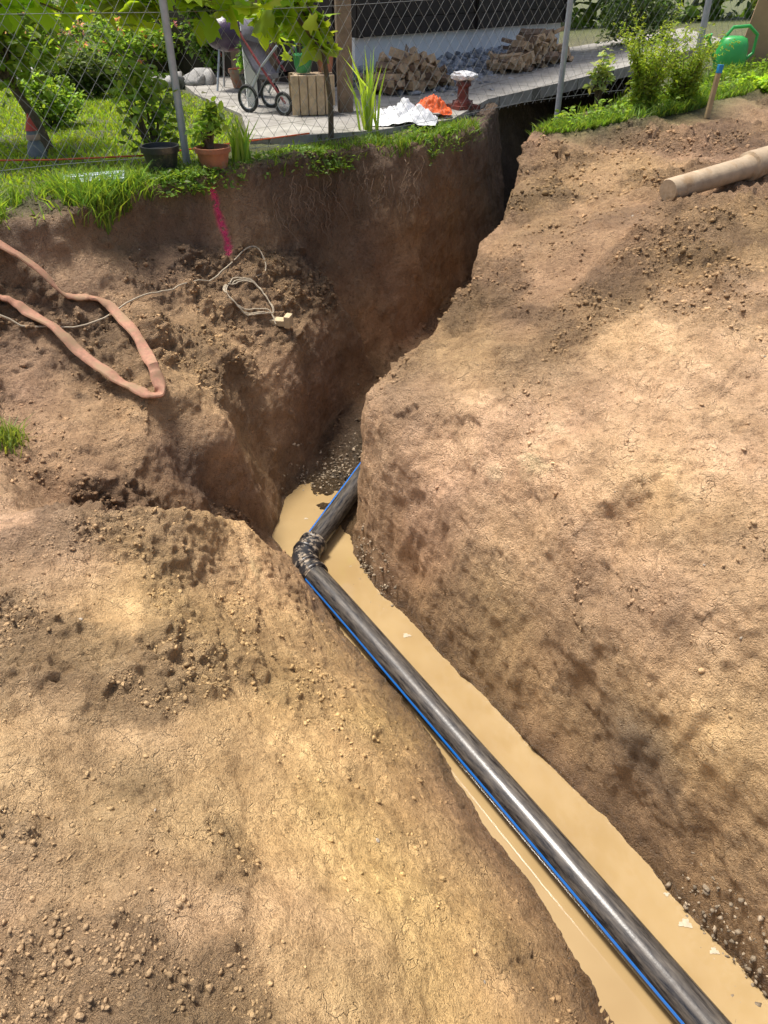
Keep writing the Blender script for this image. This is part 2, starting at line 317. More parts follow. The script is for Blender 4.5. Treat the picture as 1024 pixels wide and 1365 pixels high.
# grey-blue damp clay lens low in the right wall, and the gully's shade painted in as a darker patch
for gx,gy,gz,gr_,tint in ((.80,1.45,-1.12,.16,(.52,.56,.66)),(-.93,2.86,-.92,.17,(.62,.60,.62)),(-.78,3.45,-.72,.15,(.8,.78,.78))):
    q=np.clip(1.3-np.sqrt((x-gx)**2+(y-gy)**2+(z-gz)**2)/gr_+(fbm(x,y,z,9,3,141)-.5)*1.6,0,1)[...,None]; col*=1-q*(1-np.array(tint))
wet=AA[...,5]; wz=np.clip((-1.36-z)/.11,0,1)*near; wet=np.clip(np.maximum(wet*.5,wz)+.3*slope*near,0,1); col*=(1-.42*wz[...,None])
nr,nc=XX.shape
idx=np.arange(nr*nc).reshape(nr,nc)
F=np.stack([idx[:-1,:-1],idx[:-1,1:],idx[1:,1:],idx[1:,:-1]],-1).reshape(-1,4)
par=np.stack([rr,wet,np.zeros_like(rr)],-1).reshape(-1,3)
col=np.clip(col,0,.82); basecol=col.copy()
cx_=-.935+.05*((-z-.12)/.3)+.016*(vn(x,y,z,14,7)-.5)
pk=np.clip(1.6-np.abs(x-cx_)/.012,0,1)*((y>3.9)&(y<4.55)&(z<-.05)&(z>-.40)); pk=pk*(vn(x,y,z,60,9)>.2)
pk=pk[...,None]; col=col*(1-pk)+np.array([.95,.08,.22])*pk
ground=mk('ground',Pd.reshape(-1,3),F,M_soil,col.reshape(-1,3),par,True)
def H(px,py):
    px=np.atleast_1d(px).astype(float);py=np.atleast_1d(py).astype(float)
    i=np.clip(np.searchsorted(xs,px)-1,0,len(xs)-2); j=np.clip(np.searchsorted(ys,py)-1,0,len(ys)-2)
    u=(px-xs[i])/(xs[i+1]-xs[i]); v=(py-ys[j])/(ys[j+1]-ys[j]); g=G[...,0]
    return g[j,i]*(1-u)*(1-v)+g[j,i+1]*u*(1-v)+g[j+1,i]*(1-u)*v+g[j+1,i+1]*u*v
def HD(px,py):
    j=int(np.clip(np.searchsorted(ys,py),0,len(ys)-1)); row=XX[j]; i=int(np.clip(np.searchsorted(row,px),0,nc-1)); return float(Pd[j,i,2])

# ------------------------------------------------------------ rocks / clods
def ico(sub):
    import bmesh
    bm=bmesh.new(); bmesh.ops.create_icosphere(bm,subdivisions=sub,radius=1); V=np.array([v.co[:] for v in bm.verts]); Fc=np.array([[v.index for v in f.verts] for f in bm.faces]); bm.free(); return V,Fc
def rotm(n,tilt=None):
    a=rng.random(n)*2*np.pi; b=(rng.random(n)*np.pi if tilt is None else rng.normal(0,tilt,n)); c=rng.random(n)*2*np.pi
    ca,sa,cb,sb,cc,sc=np.cos(a),np.sin(a),np.cos(b),np.sin(b),np.cos(c),np.sin(c); o=np.zeros(n);l=np.ones(n)
    Rz=np.array([[ca,-sa,o],[sa,ca,o],[o,o,l]]).transpose(2,0,1); Rx=np.array([[l,o,o],[o,cb,-sb],[o,sb,cb]]).transpose(2,0,1); Rz2=np.array([[cc,-sc,o],[sc,cc,o],[o,o,l]]).transpose(2,0,1)
    return Rz@Rx@Rz2
def rocks(name,pos,size,cols,mat,sub=1,flat=.7,smooth=False,parent=None,jag=.28):
    V,Fc=ico(sub); n=len(pos); nv=len(V)
    R=rotm(n); sc=size[:,None]*(.55+.9*rng.random((n,3)))
    J=V[None]*(1+jag*rng.normal(0,1,(n,nv,1)))
    A=J*sc[:,None,:]; A=np.einsum('nij,nkj->nki',R,A); A[...,2]*=flat; A+=pos[:,None,:]
    FF=(Fc[None]+np.arange(n)[:,None,None]*nv).reshape(-1,3)
    cc=np.repeat(cols[:,None,:],nv,1).reshape(-1,3)
    return mk(name,A.reshape(-1,3),FF,mat,cc,None,smooth,parent)
flatP=Pd.reshape(-1,3); fr=rr.reshape(-1); fc=basecol.reshape(-1,3); fg=grass.reshape(-1); fN=Nn.reshape(-1,3)
dist=np.linalg.norm(flatP-np.array([0,0,.9]),axis=1)
patch2=np.clip((fbm(flatP[:,0],flatP[:,1],flatP[:,2],4.3,4,81,.6)-.47)*9,0.03,1)
ok=(~fg)*(near.reshape(-1)>0)*(fN[:,2]>.4)*(flatP[:,2]>-1.42)*(flatP[:,1]>.3)*(flatP[:,1]<6.3)
w=(fr+.07)**1.3*patch2*ok/np.maximum(dist,1.); w/=w.sum()
n=52000; ii=rng.choice(len(w),n,p=w); sz=.0015+.0065*rng.random(n)**5.5; sz*=.45+dist[ii]*.27
rocks('soil_clods',flatP[ii]+fN[ii]*sz[:,None]*.1,sz,fc[ii]*(.66+.40*rng.random((n,1))),M_clod,1,.8,False,None,.3)
w2=ok*(flatP[:,1]<5); w2=w2/w2.sum()
n=70; ii=rng.choice(len(w2),n,p=w2); sz=.003+.007*rng.random(n)**3
rocks('pebbles',flatP[ii],sz,np.array([.46,.39,.3])*(.6+.5*rng.random((n,1))),M_rock,2,.6,True,None,.06)

# ------------------------------------------------------------ water
m,nt,b=nmat('muddy_water'); tc=N(nt,'ShaderNodeTexCoord').outputs['Object']
n1=noise(nt,2.5,3,.6,tc); c=ramp(nt,n1.outputs[0],[(.3,(.35,.235,.105)),(.7,(.44,.31,.15))]).outputs[0]
nt.links.new(c,b.inputs['Base Color'])
b.inputs['Roughness'].default_value=.04; b.inputs['IOR'].default_value=1.33; b.inputs['Specular IOR Level'].default_value=1.
nb=noise(nt,10,2,.5,tc); nt.links.new(bump(nt,nb.outputs[0],.08,.01),b.inputs['Normal'])
wb=B(); wp=[(1.9,-1.2),(2.5,-.9),(1.25,1.0),(.5,2.2),(.1,2.8),(.1,3.5),(-.3,3.6),(-.8,3.4),(-.8,3.0),(.4,1.1)]
wb.add([(x_,y_,-1.470) for x_,y_ in wp],[tuple(range(len(wp)))]); wb.obj('water',[m])
b_=B()
for fx,fy,fr_s in [(.10,2.33,.015),(.43,1.62,.013),(.93,1.10,.017),(.90,1.19,.008),(.99,1.02,.012),(-.42,3.2,.009)]:
    k=26; ph=random.random()*6
    for rad_s,zz in ((1.,-1.4683),):
        V=[]
        for i in range(k):
            a=6.283*i/k; r_=fr_s*(.75+.2*math.sin(3*a+ph)+.12*math.sin(7*a+2*ph)); V.append((fx+r_*math.cos(a)*1.5,fy+r_*math.sin(a),zz))
        b_.add(V+[(fx,fy,-1.467)],[(i,(i+1)%k,k) for i in range(k)])
b_.obj('foam',[simple('pale_foam',(.52,.43,.30),.6,.12,60,.5,.003)],True)
# ------------------------------------------------------------ gravel in trench
def gravel(cx,cy,sx,sy,n,s0,s1,base,zfun):
    px=rng.normal(cx,sx,n); py=rng.normal(cy,sy,n); pz=np.array([zfun(a,b_) for a,b_ in zip(px,py)])
    sz=s0+(s1-s0)*rng.random(n)**2
    return np.stack([px,py,pz],1),sz,np.array(base)*(.5+.9*rng.random((n,1)))
gs=[]
for cx,cy,sx,sy,n_ in [(-.25,3.65,.13,.12,500),(-.08,2.78,.04,.09,260),(1.02,.93,.07,.12,500),(.05,3.9,.15,.15,200),(-.48,3.45,.04,.1,100),(.0,2.58,.03,.07,90),(1.22,.72,.06,.1,200),(.96,1.06,.05,.08,160)]:
    gs.append(gravel(cx,cy,sx,sy,n_,.003,.009,(.32,.25,.17),lambda a,b_:max(HD(a,b_),-1.478)))
gp=np.concatenate([g[0] for g in gs]); keep=gp[:,2]<-1.25; rocks('gravel',gp[keep],np.concatenate([g[1] for g in gs])[keep],np.concatenate([g[2] for g in gs])[keep],M_rock,1,.8)

# ------------------------------------------------------------ pipe
def pipemat():
    m,nt,b=nmat('black_pe_pipe'); L=nt.links.new
    uv=N(nt,'ShaderNodeUVMap',uv_map='UV'); sx=N(nt,'ShaderNodeSeparateXYZ'); L(uv.outputs[0],sx.inputs[0])
    fr_=mathn(nt,'FRACT',mathn(nt,'MULTIPLY',sx.outputs[0],2)); ab=mathn(nt,'ABSOLUTE',mathn(nt,'SUBTRACT',fr_,.5)); lt=mathn(nt,'LESS_THAN',ab,.036)
    tc=N(nt,'ShaderNodeTexCoord').outputs['Object']
    geo_=N(nt,'ShaderNodeNewGeometry'); sn=N(nt,'ShaderNodeSeparateXYZ'); L(geo_.outputs['Normal'],sn.inputs[0])
    # streaks stretched along the pipe (uv.y metres)
    cv=N(nt,'ShaderNodeCombineXYZ'); L(mathn(nt,'MULTIPLY',sx.outputs[0],26),cv.inputs[0]); L(mathn(nt,'MULTIPLY',sx.outputs[1],9),cv.inputs[1])
    n1=noise(nt,55,5,.72,tc); n2=noise(nt,4.5,4,.65,tc); n3=noise(nt,1,5,.7,cv.outputs[0])
    fm=mathn(nt,'MULTIPLY_ADD',sn.outputs[2],.2,n3.outputs[0])
    film=ramp(nt,fm,[(.52,0.),(.85,.38)]).outputs[0]
    c=mixc(nt,film,(.010,.011,.014),(.34,.29,.23))
    c=mixc(nt,lt,c,(.012,.22,.80))
    ad=mathn(nt,'MULTIPLY_ADD',n2.outputs[0],.6,mathn(nt,'MULTIPLY_ADD',n3.outputs[0],.45,mathn(nt,'MULTIPLY',n1.outputs[0],.7))); ad2=mathn(nt,'MULTIPLY_ADD',sn.outputs[2],.17,ad)
    f=ramp(nt,ad2,[(1.035,0.),(1.13,.75)]).outputs[0]
    c=mixc(nt,f,c,(.46,.39,.30))
    L(c,b.inputs['Base Color']); rgh=ramp(nt,f,[(0.,.25),(1.,.8)]).outputs[0]; L(rgh,b.inputs['Roughness'])
    L(bump(nt,ad2,.2,.003),b.inputs['Normal']); return m
M_pipe=pipemat()
def uvtube(name,pts_,rad,n,mat,rot0=0,parent=None):
    pts_=[Vector(p) for p in pts_]; rs=rad if hasattr(rad,'__len__') else [rad]*len(pts_)
    up=Vector((0,0,1)); V=[];UV=[];d=0
    for i,p in enumerate(pts_):
        t=(pts_[min(i+1,len(pts_)-1)]-pts_[max(i-1,0)]).normalized(); xx=t.cross(up).normalized(); yy=xx.cross(t)
        for k in range(n+1):
            a=2*math.pi*k/n+rot0; V.append(p+(xx*math.cos(a)+yy*math.sin(a))*rs[i]); UV.append((k/n,d))
        if i<len(pts_)-1: d+=(pts_[i+1]-p).length
    F_=[(i*(n+1)+k,i*(n+1)+k+1,(i+1)*(n+1)+k+1,(i+1)*(n+1)+k) for i in range(len(pts_)-1) for k in range(n)]
    me=bpy.data.meshes.new(name); me.from_pydata(V,[],F_); me.materials.append(mat); uvl=me.uv_layers.new(name='UV')
    for l in me.loops: uvl.data[l.index].uv=UV[l.vertex_index]
    me.polygons.foreach_set('use_smooth',[True]*len(F_)); ob=bpy.data.objects.new(name,me); C.objects.link(ob); ob.parent=parent; return ob
pe=empty('water_pipe')
A_=Vector((1.75,-.52,-1.42)); E_=Vector((-.405,2.79,-1.42)); F2=Vector((.12,4.1,-1.36))
near_p=[A_.lerp(E_,t) for t in np.linspace(0,.985,30)]; near_p=[p+Vector((.006*math.sin(i*.35),0,.006*math.sin(i*.5))) for i,p in enumerate(near_p)]
uvtube('pipe_run',near_p,.057,32,M_pipe,math.radians(78),pe)
far_p=[E_.lerp(F2,t) for t in np.linspace(.03,1,16)]
uvtube('pipe_branch',far_p,.057,32,M_pipe,math.radians(38),pe)
d1=(A_-E_).normalized(); d2=(F2-E_).normalized()
elb=[E_+d1*.15]; 
for t in np.linspace(0,1,10): elb.append((E_+d1*.07)*(1-t)**2+E_*2*t*(1-t)+(E_+d2*.07)*t*t)
elb.append(E_+d2*.14)
m_e=simple('muddy_fitting',(.02,.02,.023),.35,.2,10,.2,.003,dirt=(.38,.31,.23),dscale=24,dlo=.50,dhi=.60)
uvtube('elbow',elb,.064,28,m_e,0,pe)
for dd,o in ((d1,.13),(d1,.065),(d2,.13),(d2,.06)):
    q=E_+dd*o; uvtube('collar',[q-dd*.014,q-dd*.012,q+dd*.012,q+dd*.014],[.062,.071,.071,.062],28,m_e,0,pe)

# ------------------------------------------------------------ vegetation
def leafshape(kind):
    if kind=='oval': return np.array([(0,0,0),(.28,.3,.07),(.22,.7,.06),(0,1,-.08),(-.22,.7,.06),(-.28,.3,.07)]),np.array([(0,1,2),(0,2,3),(0,3,4),(0,4,5)])
    if kind=='vine':
        o=[(0,0),(.22,-.12),(.5,.05),(.36,.28),(.58,.5),(.3,.6),(.22,.82),(0,1.05),(-.22,.82),(-.3,.6),(-.58,.5),(-.36,.28),(-.5,.05),(-.22,-.12)]
        V=[(0,.35,.0)]+[(a,b_,-.12*(abs(a)*1.6)**2-.1*max(0,b_-.4)) for a,b_ in o]; n=len(o)
        return np.array(V),np.array([(0,i+1,(i+1)%n+1) for i in range(n)])
def leaves(name,pos,size,cols,kind='oval',tilt=.9,parent=None,mat=None,width=1.):
    V,Fc=leafshape(kind); n=len(pos); nv=len(V); R=rotm(n,tilt); A=V[None]*size[:,None,None]; A[...,0]*=width
    A=np.einsum('nij,nkj->nki',R,A)+pos[:,None,:]
    FF=(Fc[None]+np.arange(n)[:,None,None]*nv).reshape(-1,3)
    return mk(name,A.reshape(-1,3),FF,mat or M_leaf,np.repeat(cols[:,None,:],nv,1).reshape(-1,3),None,False,parent)
def blades(name,pos,h,wd,cols,lean=.35,parent=None):
    n=len(pos); az=rng.random(n)*2*np.pi; lz=rng.random(n)*2*np.pi; ln=np.abs(rng.normal(0,lean,n))*h
    wx=np.stack([np.cos(az),np.sin(az),np.zeros(n)],1)*wd[:,None]/2; l=np.stack([np.cos(lz)*ln,np.sin(lz)*ln,np.zeros(n)],1); up=np.zeros((n,3));up[:,2]=h
    a=pos-wx;b_=pos+wx;c_=pos+up*.55+l*.35+wx*.8;d_=pos+up*.55+l*.35-wx*.8;e=pos+up*.92+l*1.1
    A=np.stack([a,b_,c_,d_,e],1); Fc=np.array([(0,1,2),(0,2,3),(3,2,4)])
    FF=(Fc[None]+np.arange(n)[:,None,None]*5).reshape(-1,3)
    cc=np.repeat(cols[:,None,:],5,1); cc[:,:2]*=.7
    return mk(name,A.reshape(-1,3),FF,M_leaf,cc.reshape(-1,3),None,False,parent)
def vcol(base,n,v=.35,hue=.15):
    c=np.array(base)[None]*(1-v+2*v*rng.random((n,1))); c[:,0]*=1-hue+2*hue*rng.random(n); return c
def inpoly(px,py,poly):
    ins=np.zeros(len(px),bool); j=len(poly)-1
    for i in range(len(poly)):
        xi,yi=poly[i];xj,yj=poly[j]
        c_=((yi>py)!=(yj>py))&(px<(xj-xi)*(py-yi)/(yj-yi+1e-12)+xi); ins^=c_; j=i
    return ins
lawnp=[(-8,2.6),(-3.4,2.75),(-2.2,3.35),(-1.7,3.8),(-1.4,4.35),(-1.05,4.75),(-.95,5.2),(-1.12,6.4),(-1.7,7.6),(-2.3,8.6),(-8,9)]
n=80000; px=rng.uniform(-6,-.8,n);py=rng.uniform(2.6,9,n);k=inpoly(px,py,lawnp);px=px[k];py=py[k];n=len(px)
blades('lawn_grass',np.stack([px,py,H(px,py)-.005],1),.015+.025*rng.random(n),.008+.008*rng.random(n),vcol((.32,.45,.06),n,.22,.2),.6)
def strip(poly,wd,n,off=0):
    poly=np.array(poly); seg=np.linalg.norm(np.diff(poly,axis=0),axis=1); cs=np.concatenate([[0],np.cumsum(seg)])
    t=rng.random(n)*cs[-1]; px=np.interp(t,cs,poly[:,0]);py=np.interp(t,cs,poly[:,1])
    i=np.clip(np.searchsorted(cs,t)-1,0,len(seg)-1); dr_=np.diff(poly,axis=0)[i]/seg[i][:,None]; nn=np.stack([-dr_[:,1],dr_[:,0]],1)
    o=off+rng.random(n)**1.3*wd; return px+nn[:,0]*o,py+nn[:,1]*o
def patchy(px,py,f,seed,lo=.4,g=5,mn=.03):
    cl=fbm(px,py,px*0,f,3,seed); k=rng.random(len(px))<np.clip((cl-lo)*g,mn,1); return px[k],py[k],cl[k]
px,py=strip(WT[:6],.36,15000,-.02); px,py,cl=patchy(px,py,4,91); n=len(px)
blades('grass_verge',np.stack([px,py,H(px,py)-.01],1),(.04+.10*rng.random(n))*(.5+cl),.005+.006*rng.random(n),vcol((.22,.34,.06),n,.4,.25),.7)
px,py=strip(WT[5:13],.3,9000,-.02); px,py,cl=patchy(px,py,5,95); n=len(px)
blades('grass_verge.001',np.stack([px,py,H(px,py)-.01],1),.02+.06*rng.random(n),.005+.006*rng.random(n),vcol((.2,.31,.055),n,.4,.25),.7)
px,py=strip(WT[5:12],.3,4800,-.06); px,py,cl=patchy(px,py,4,97,.42); n=len(px)
leaves('ground_cover_plants',np.stack([px,py,H(px,py)*.4+.015+.03*rng.random(n)],1),.018+.018*rng.random(n),vcol((.19,.3,.06),n),'oval',.7)
px,py=strip([(.97,5.38),(1.26,5.42),(1.66,5.68)],.22,3600,-.04); px,py,cl=patchy(px,py,5,98,.35); n=len(px)
blades('grass_verge.002',np.stack([px,py,H(px,py)-.01],1),.025+.05*rng.random(n),.005+.006*rng.random(n),vcol((.21,.32,.06),n,.4,.25),.7)
px,py=strip([(1.5,5.58),(1.66,5.68),(2.14,5.95),(2.70,6.45),(3.7,7.4)],.5,10000,-.05); px,py,cl=patchy(px,py,5,99,.36); n=len(px)
blades('grass_verge.003',np.stack([px,py,H(px,py)-.01],1),.03+.08*rng.random(n),.005+.006*rng.random(n),vcol((.21,.33,.06),n,.4,.25),.7)
px,py=strip([(1.2,5.48),(1.66,5.72),(2.14,6.0),(2.70,6.5),(3.7,7.4)],.35,3600,-.05); px,py,cl=patchy(px,py,4,94,.38); n=len(px)
leaves('ground_cover_plants.001',np.stack([px,py,H(px,py)+.01+.08*rng.random(n)**2],1),.02+.03*rng.random(n),vcol((.26,.4,.06),n),'oval',.7)
n=260; px=rng.normal(-1.50,.03,n);py=rng.normal(2.55,.03,n)
blades('grass_tuft',np.stack([px,py,H(px,py)+.01],1),.03+.06*rng.random(n),.004+.003*rng.random(n),vcol((.26,.34,.08),n),.6)
b_=B()
for i in range(110):
    px_=rng.uniform(-.65,.25); py_=float(np.interp(px_,[p[0] for p in WT],[p[1] for p in WT]))-.07; pz_=rng.uniform(-.35,-.04); q=Vector((px_,py_-.15*abs(pz_)-.02,pz_)); pl=[q]
    for k in range(7): q=q+Vector((rng.normal(0,.014),-abs(rng.normal(0,.010)),-rng.uniform(.01,.04))); pl.append(q)
    b_.tube(pl,[.003,.0027,.0024,.002,.0017,.0013,.001,.0006],4,0,False)
b_.obj('roots',[simple('root',(.24,.16,.10),.9)])
M_bark=simple('bark',(.14,.105,.07),.9,.4,30,.6,.01)
def bush(name,c,rad,n,size,colr,kind='oval',clumps=14,stem=True,flowers=None,tilt=.9):
    e=empty(name); c=np.array(c,float); rad=np.array(rad)
    cc=rng.normal(0,1,(clumps,3)); cc/=np.linalg.norm(cc,axis=1,keepdims=True); cc*=(.35+.6*rng.random((clumps,1))); cc=c+cc*rad*.8; 
    ci=rng.integers(0,clumps,n); dd=rng.normal(0,1,(n,3)); dd/=np.linalg.norm(dd,axis=1,keepdims=True)
    p=cc[ci]+dd*rad*(.22+.16*rng.random((n,1))); p[:,2]=np.maximum(p[:,2],c[2]-rad[2])
    cb=.6+.8*rng.random(clumps); colr_=vcol(colr,n)*cb[ci][:,None]
    leaves('leaves',p,size*(.6+.8*rng.random(n)),colr_,kind,tilt,e)
    if stem:
        b_=B(); base=Vector((c[0],c[1],c[2]-rad[2]-.02))
        for q in cc[:min(clumps,9)]: 
            q=Vector(q); b_.tube([base,base.lerp(q,.5)+Vector((0,0,.1*rad[2])),q],[.012,.008,.003],6)
        b_.obj('stems',[M_bark],True,e)
    if flowers:
        nf,fcol,fs=flowers; k=rng.integers(0,n,nf); fp=p[k]+dd[k]*.03
        leaves('flowers',np.repeat(fp,4,0),np.full(nf*4,fs),vcol(fcol,nf*4,.25,.05),'oval',1.2,e)
    return e
def fern(name,c,nf,L_,colr):
    e=empty(name); P_=[];S_=[];b_=B()
    for i in range(nf):
        az_=rng.random()*6.283; ln=L_*(.6+.5*rng.random()); lean=.15+.55*rng.random(); pl=[]
        for k in range(13):
            t=k/12; h=ln*(t-.35*lean*t*t); o=ln*lean*t*t*.75; q=Vector((c[0]+math.cos(az_)*(o+.04),c[1]+math.sin(az_)*(o+.04),c[2]+h)); pl.append(q)
            if k>1:
                for s_ in range(11): P_.append(np.array(q)+rng.normal(0,.024*(1.15-t)+.006,3)); S_.append(.038*(1.15-.7*t))
        b_.tube(pl,[.004*(1-.85*k/12) for k in range(13)],4,0,False)
    b_.obj('stems',[M_bark],True,e); n=len(P_); leaves('leaves',np.array(P_),np.array(S_)*(.6+.8*rng.random(n)),vcol(colr,n),'oval',1.1,e,None,.7); return e
def tree(name,base,top,crown,rad,n,size,colr,tr=.035,kind='oval',clumps=22,tilt=.9):
    e=empty(name); b_=B(); base=Vector(base);top=Vector(top); mid=base.lerp(top,.5)+Vector((.02,0,0))
    b_.tube([base,mid,top],[tr,tr*.85,tr*.7],9); crown=np.array(crown,float); rad=np.array(rad)
    cc=crown+rng.uniform(-1,1,(clumps,3))*rad*.8
    for q in cc: 
        q=Vector(q); b_.tube([top,top.lerp(q,.5)+Vector((0,0,.06)),q],[tr*.45,tr*.3,.004],6)
    b_.obj('trunk',[M_bark],True,e)
    ci=rng.integers(0,clumps,n); p=cc[ci]+rng.normal(0,.33,(n,3))*rad*.55
    cb=.65+.7*rng.random(clumps)
    leaves('leaves',p,size*(.6+.8*rng.random(n)),vcol(colr,n,.3)*cb[ci][:,None],kind,tilt,e); return e
tree('fruit_tree',(-2.12,5.15,-.02),(-2.28,5.2,.36),(-2.42,5.3,.74),(.42,.35,.38),1900,.06,(.2,.3,.05),.035)
tree('grape_vine',(-.35,5.4,-.02),(-.38,5.45,.5),(-.50,5.42,.80),(.22,.16,.30),200,.12,(.36,.5,.05),.02,'vine',10)
tree('grape_vine.001',(-2.95,4.6,-.02),(-2.7,4.7,1.0),(-1.55,4.85,.88),(1.15,.16,.20),520,.12,(.38,.52,.05),.022,'vine',26)
bush('round_shrub',(-2.42,6.0,.17),(.27,.25,.2),1600,.035,(.22,.34,.06))
bush('hedge',(-2.75,7.6,.17),(.75,.3,.2),4200,.04,(.11,.16,.045),clumps=26)
specs=[('flower_bed',(-5.5,9.2,.3),(1.3,.7,.35),(.24,.36,.065),(120,(.85,.4,.5),.05)),('flower_bed.001',(-3.9,9.8,.3),(1.0,.6,.38),(.2,.33,.065),(110,(.85,.45,.55),.05)),
('flower_bed.002',(-2.7,9.6,.3),(.7,.6,.36),(.25,.38,.075),(60,(.85,.35,.4),.045)),('flower_bed.003',(-4.6,11.5,.4),(1.5,.7,.5),(.17,.28,.055),(150,(.85,.5,.55),.06)),('flower_bed.004',(-2.4,11.6,.45),(1.1,.7,.5),(.22,.34,.06),(70,(.85,.4,.45),.06)),
('rose_bush',(-1.85,9.2,.5),(.28,.3,.5),(.16,.27,.055),(20,(.8,.3,.3),.05)),('shrub',(-6.8,8.0,.3),(.8,.8,.4),(.16,.25,.05),None),('shrub.001',(-3.6,8.7,.15),(.5,.3,.2),(.25,.38,.06),(50,(.7,.5,.1),.03))]
for nm,c_,r_,cl_,fl in specs: bush(nm,c_,r_,2000,.06,cl_,clumps=26,flowers=fl)
fern('fern',(1.84,5.96,.10),40,.66,(.30,.40,.065)); fern('fern.001',(2.13,6.04,.12),26,.52,(.27,.37,.06))
bush('climbing_vine',(1.60,6.30,.34),(.11,.09,.26),240,.05,(.42,.5,.25),clumps=9)
bush('dark_shrub',(2.9,10.2,.55),(.6,.5,.5),2400,.05,(.09,.15,.045),clumps=20)
bush('creeping_shrub',(3.1,6.62,.19),(.4,.2,.10),1100,.045,(.33,.48,.06),clumps=16)
bush('tomato_plant',(-1.35,4.75,.3),(.27,.2,.3),460,.055,(.25,.37,.07),clumps=16)
bush('potted_plant',(-.97,4.55,.24),(.13,.1,.14),200,.045,(.25,.37,.07),clumps=8)
n=22000; px=rng.uniform(-22,24,n);py=16+rng.normal(0,.6,n)+2*fbm(px,px*0,px*0,.4,2,5);pz=rng.uniform(0,4.2,n)*(.7+.5*fbm(px,px*0,px*0,.6,2,8))
leaves('background_trees',np.stack([px,py,pz],1),.18+.18*rng.random(n),vcol((.14,.22,.05),n,.5),'oval',1.)
def iris(name,cx,cy,hh,n):
    px=rng.normal(cx,.03,n);py=rng.normal(cy,.03,n); blades(name,np.stack([px,py,H(px,py)-.01],1),hh*(.6+.5*rng.random(n)),np.full(n,.022),vcol((.34,.5,.09),n,.3),.3)
iris('iris_clump',-.82,4.68,.28,34); iris('iris_clump.001',-.1,5.62,.55,26)

# ------------------------------------------------------------ patio, house
def slabmat():
    m,nt,b=nmat('paving_slabs'); L=nt.links.new; tc=N(nt,'ShaderNodeTexCoord').outputs['Object']
    mp=N(nt,'ShaderNodeMapping'); mp.inputs['Rotation'].default_value=(0,0,math.radians(-48)); L(tc,mp.inputs[0])
    br=N(nt,'ShaderNodeTexBrick'); br.offset=0; br.inputs['Scale'].default_value=1; br.inputs['Brick Width'].default_value=.5; br.inputs['Row Height'].default_value=.5; br.inputs['Mortar Size'].default_value=.008
    br.inputs['Color1'].default_value=(.36,.34,.31,1);br.inputs['Color2'].default_value=(.43,.41,.37,1);br.inputs['Mortar'].default_value=(.18,.17,.14,1); L(mp.outputs[0],br.inputs[0])
    n1=noise(nt,6,6,.7,tc); v=ramp(nt,n1.outputs[0],[(.3,(.6,.58,.55)),(.7,(1.1,1.1,1.1))]); L(mixc(nt,1.,br.outputs[0],v.outputs[0],'MULTIPLY'),b.inputs['Base Color'])
    b.inputs['Roughness'].default_value=.85; n2=noise(nt,60,3,.7,tc); p=bump(nt,n2.outputs[0],.3,.004); L(p,b.inputs['Normal']); return m
M_slab=slabmat()
pp=[(-1.7,7.6,.03),(-1.1,6.42,.03),(-.88,5.35,.03),(-.06,5.62,.04),(.5,6.1,.04),(.88,7.1,.05),(1.66,7.72,.12),(2.46,8.36,.2),(3.6,9.2,.34),(3.9,11.5,.34),(2.3,10.9,.16),(.5,9.2,.1),(-.2,8.4,.05),(-1.2,9.4,.03),(-2.2,9.0,.03)]
pb=B(); k=len(pp); tris=geometry.delaunay_2d_cdt([Vector(p[:2]) for p in pp],[(i,(i+1)%k) for i in range(k)],[],1,1e-5)[2]
pb.add(pp,[tuple(t) for t in tris]); pb.add([(x_,y_,z_-.09) for x_,y_,z_ in pp]+pp,[(i,(i+1)%k,(i+1)%k+k,i+k) for i in range(k)])
pb.obj('patio',[M_slab])
M_white=simple('white_render',(.88,.88,.86),.85,.05,6,.3,.005)
M_darkwood=simple('dark_stained_timber',(.028,.02,.016),.6,.4,12,.3,.004)
M_brown=simple('weathered_timber',(.24,.17,.11),.8,.3,15,.5,.006)
M_roof=simple('roof_tile',(.12,.06,.045),.8,.3,10,.5,.02)
M_grey=simple('galvanised_steel',(.45,.48,.52),.5,.12,20,.1,.002,metal=.4)
he=empty('timber_house'); W0=Vector((-.22,7.85,0));W1=Vector((2.15,10.5,0)); dW=(W1-W0).normalized(); nW=Vector((dW.y,-dW.x,0)); Lw=(W1-W0).length
ang=math.atan2(dW.y,dW.x)
hb=B()
def wb_(o,l,zc,zh,th,off,m,start=0):
    c_=W0+dW*(start+l/2)-nW*(off); hb.box((c_.x,c_.y,zc),(l,th,zh),(0,0,ang),m)
wb_(0,Lw,.14,.60,.2,.16,0)
nb_=16; bw=2.3/nb_
for i in range(nb_): wb_(0,Lw+.06,.44+bw*(i+.5),bw-.006,.03,.02+.004*(i%2),1,-.03)
wb_(0,Lw,1.59,2.3,.16,.13,1)
for i in range(3): wb_(0,.05,1.59,2.3,.03,-.012,1,Lw*(i/2)-.025)
for a_ in (W0,W1):
    c_=a_-nW*(2.26); hb.box((c_.x,c_.y,1.3),(4,.15,2.8),(0,0,ang+math.pi/2),1)
c_=W0+dW*Lw/2-nW*4.2; hb.box((c_.x,c_.y,1.3),(Lw,.15,2.8),(0,0,ang),1)
hb.obj('walls',[M_white,M_darkwood],parent=he)
hb=B()
for sgn,oc in ((1,1.0),(-1,3.7)):
    c_=W0+dW*Lw/2-nW*oc; fr_m=Matrix.Rotation(ang,3,'Z')@Matrix.Rotation(sgn*.5,3,'X'); hb.box((c_.x,c_.y,3.35),(Lw+.3,3.05,.12),fr_m.to_euler(),0)
hb.obj('roof',[M_roof],parent=he)
pe2=empty('porch'); hb=B()
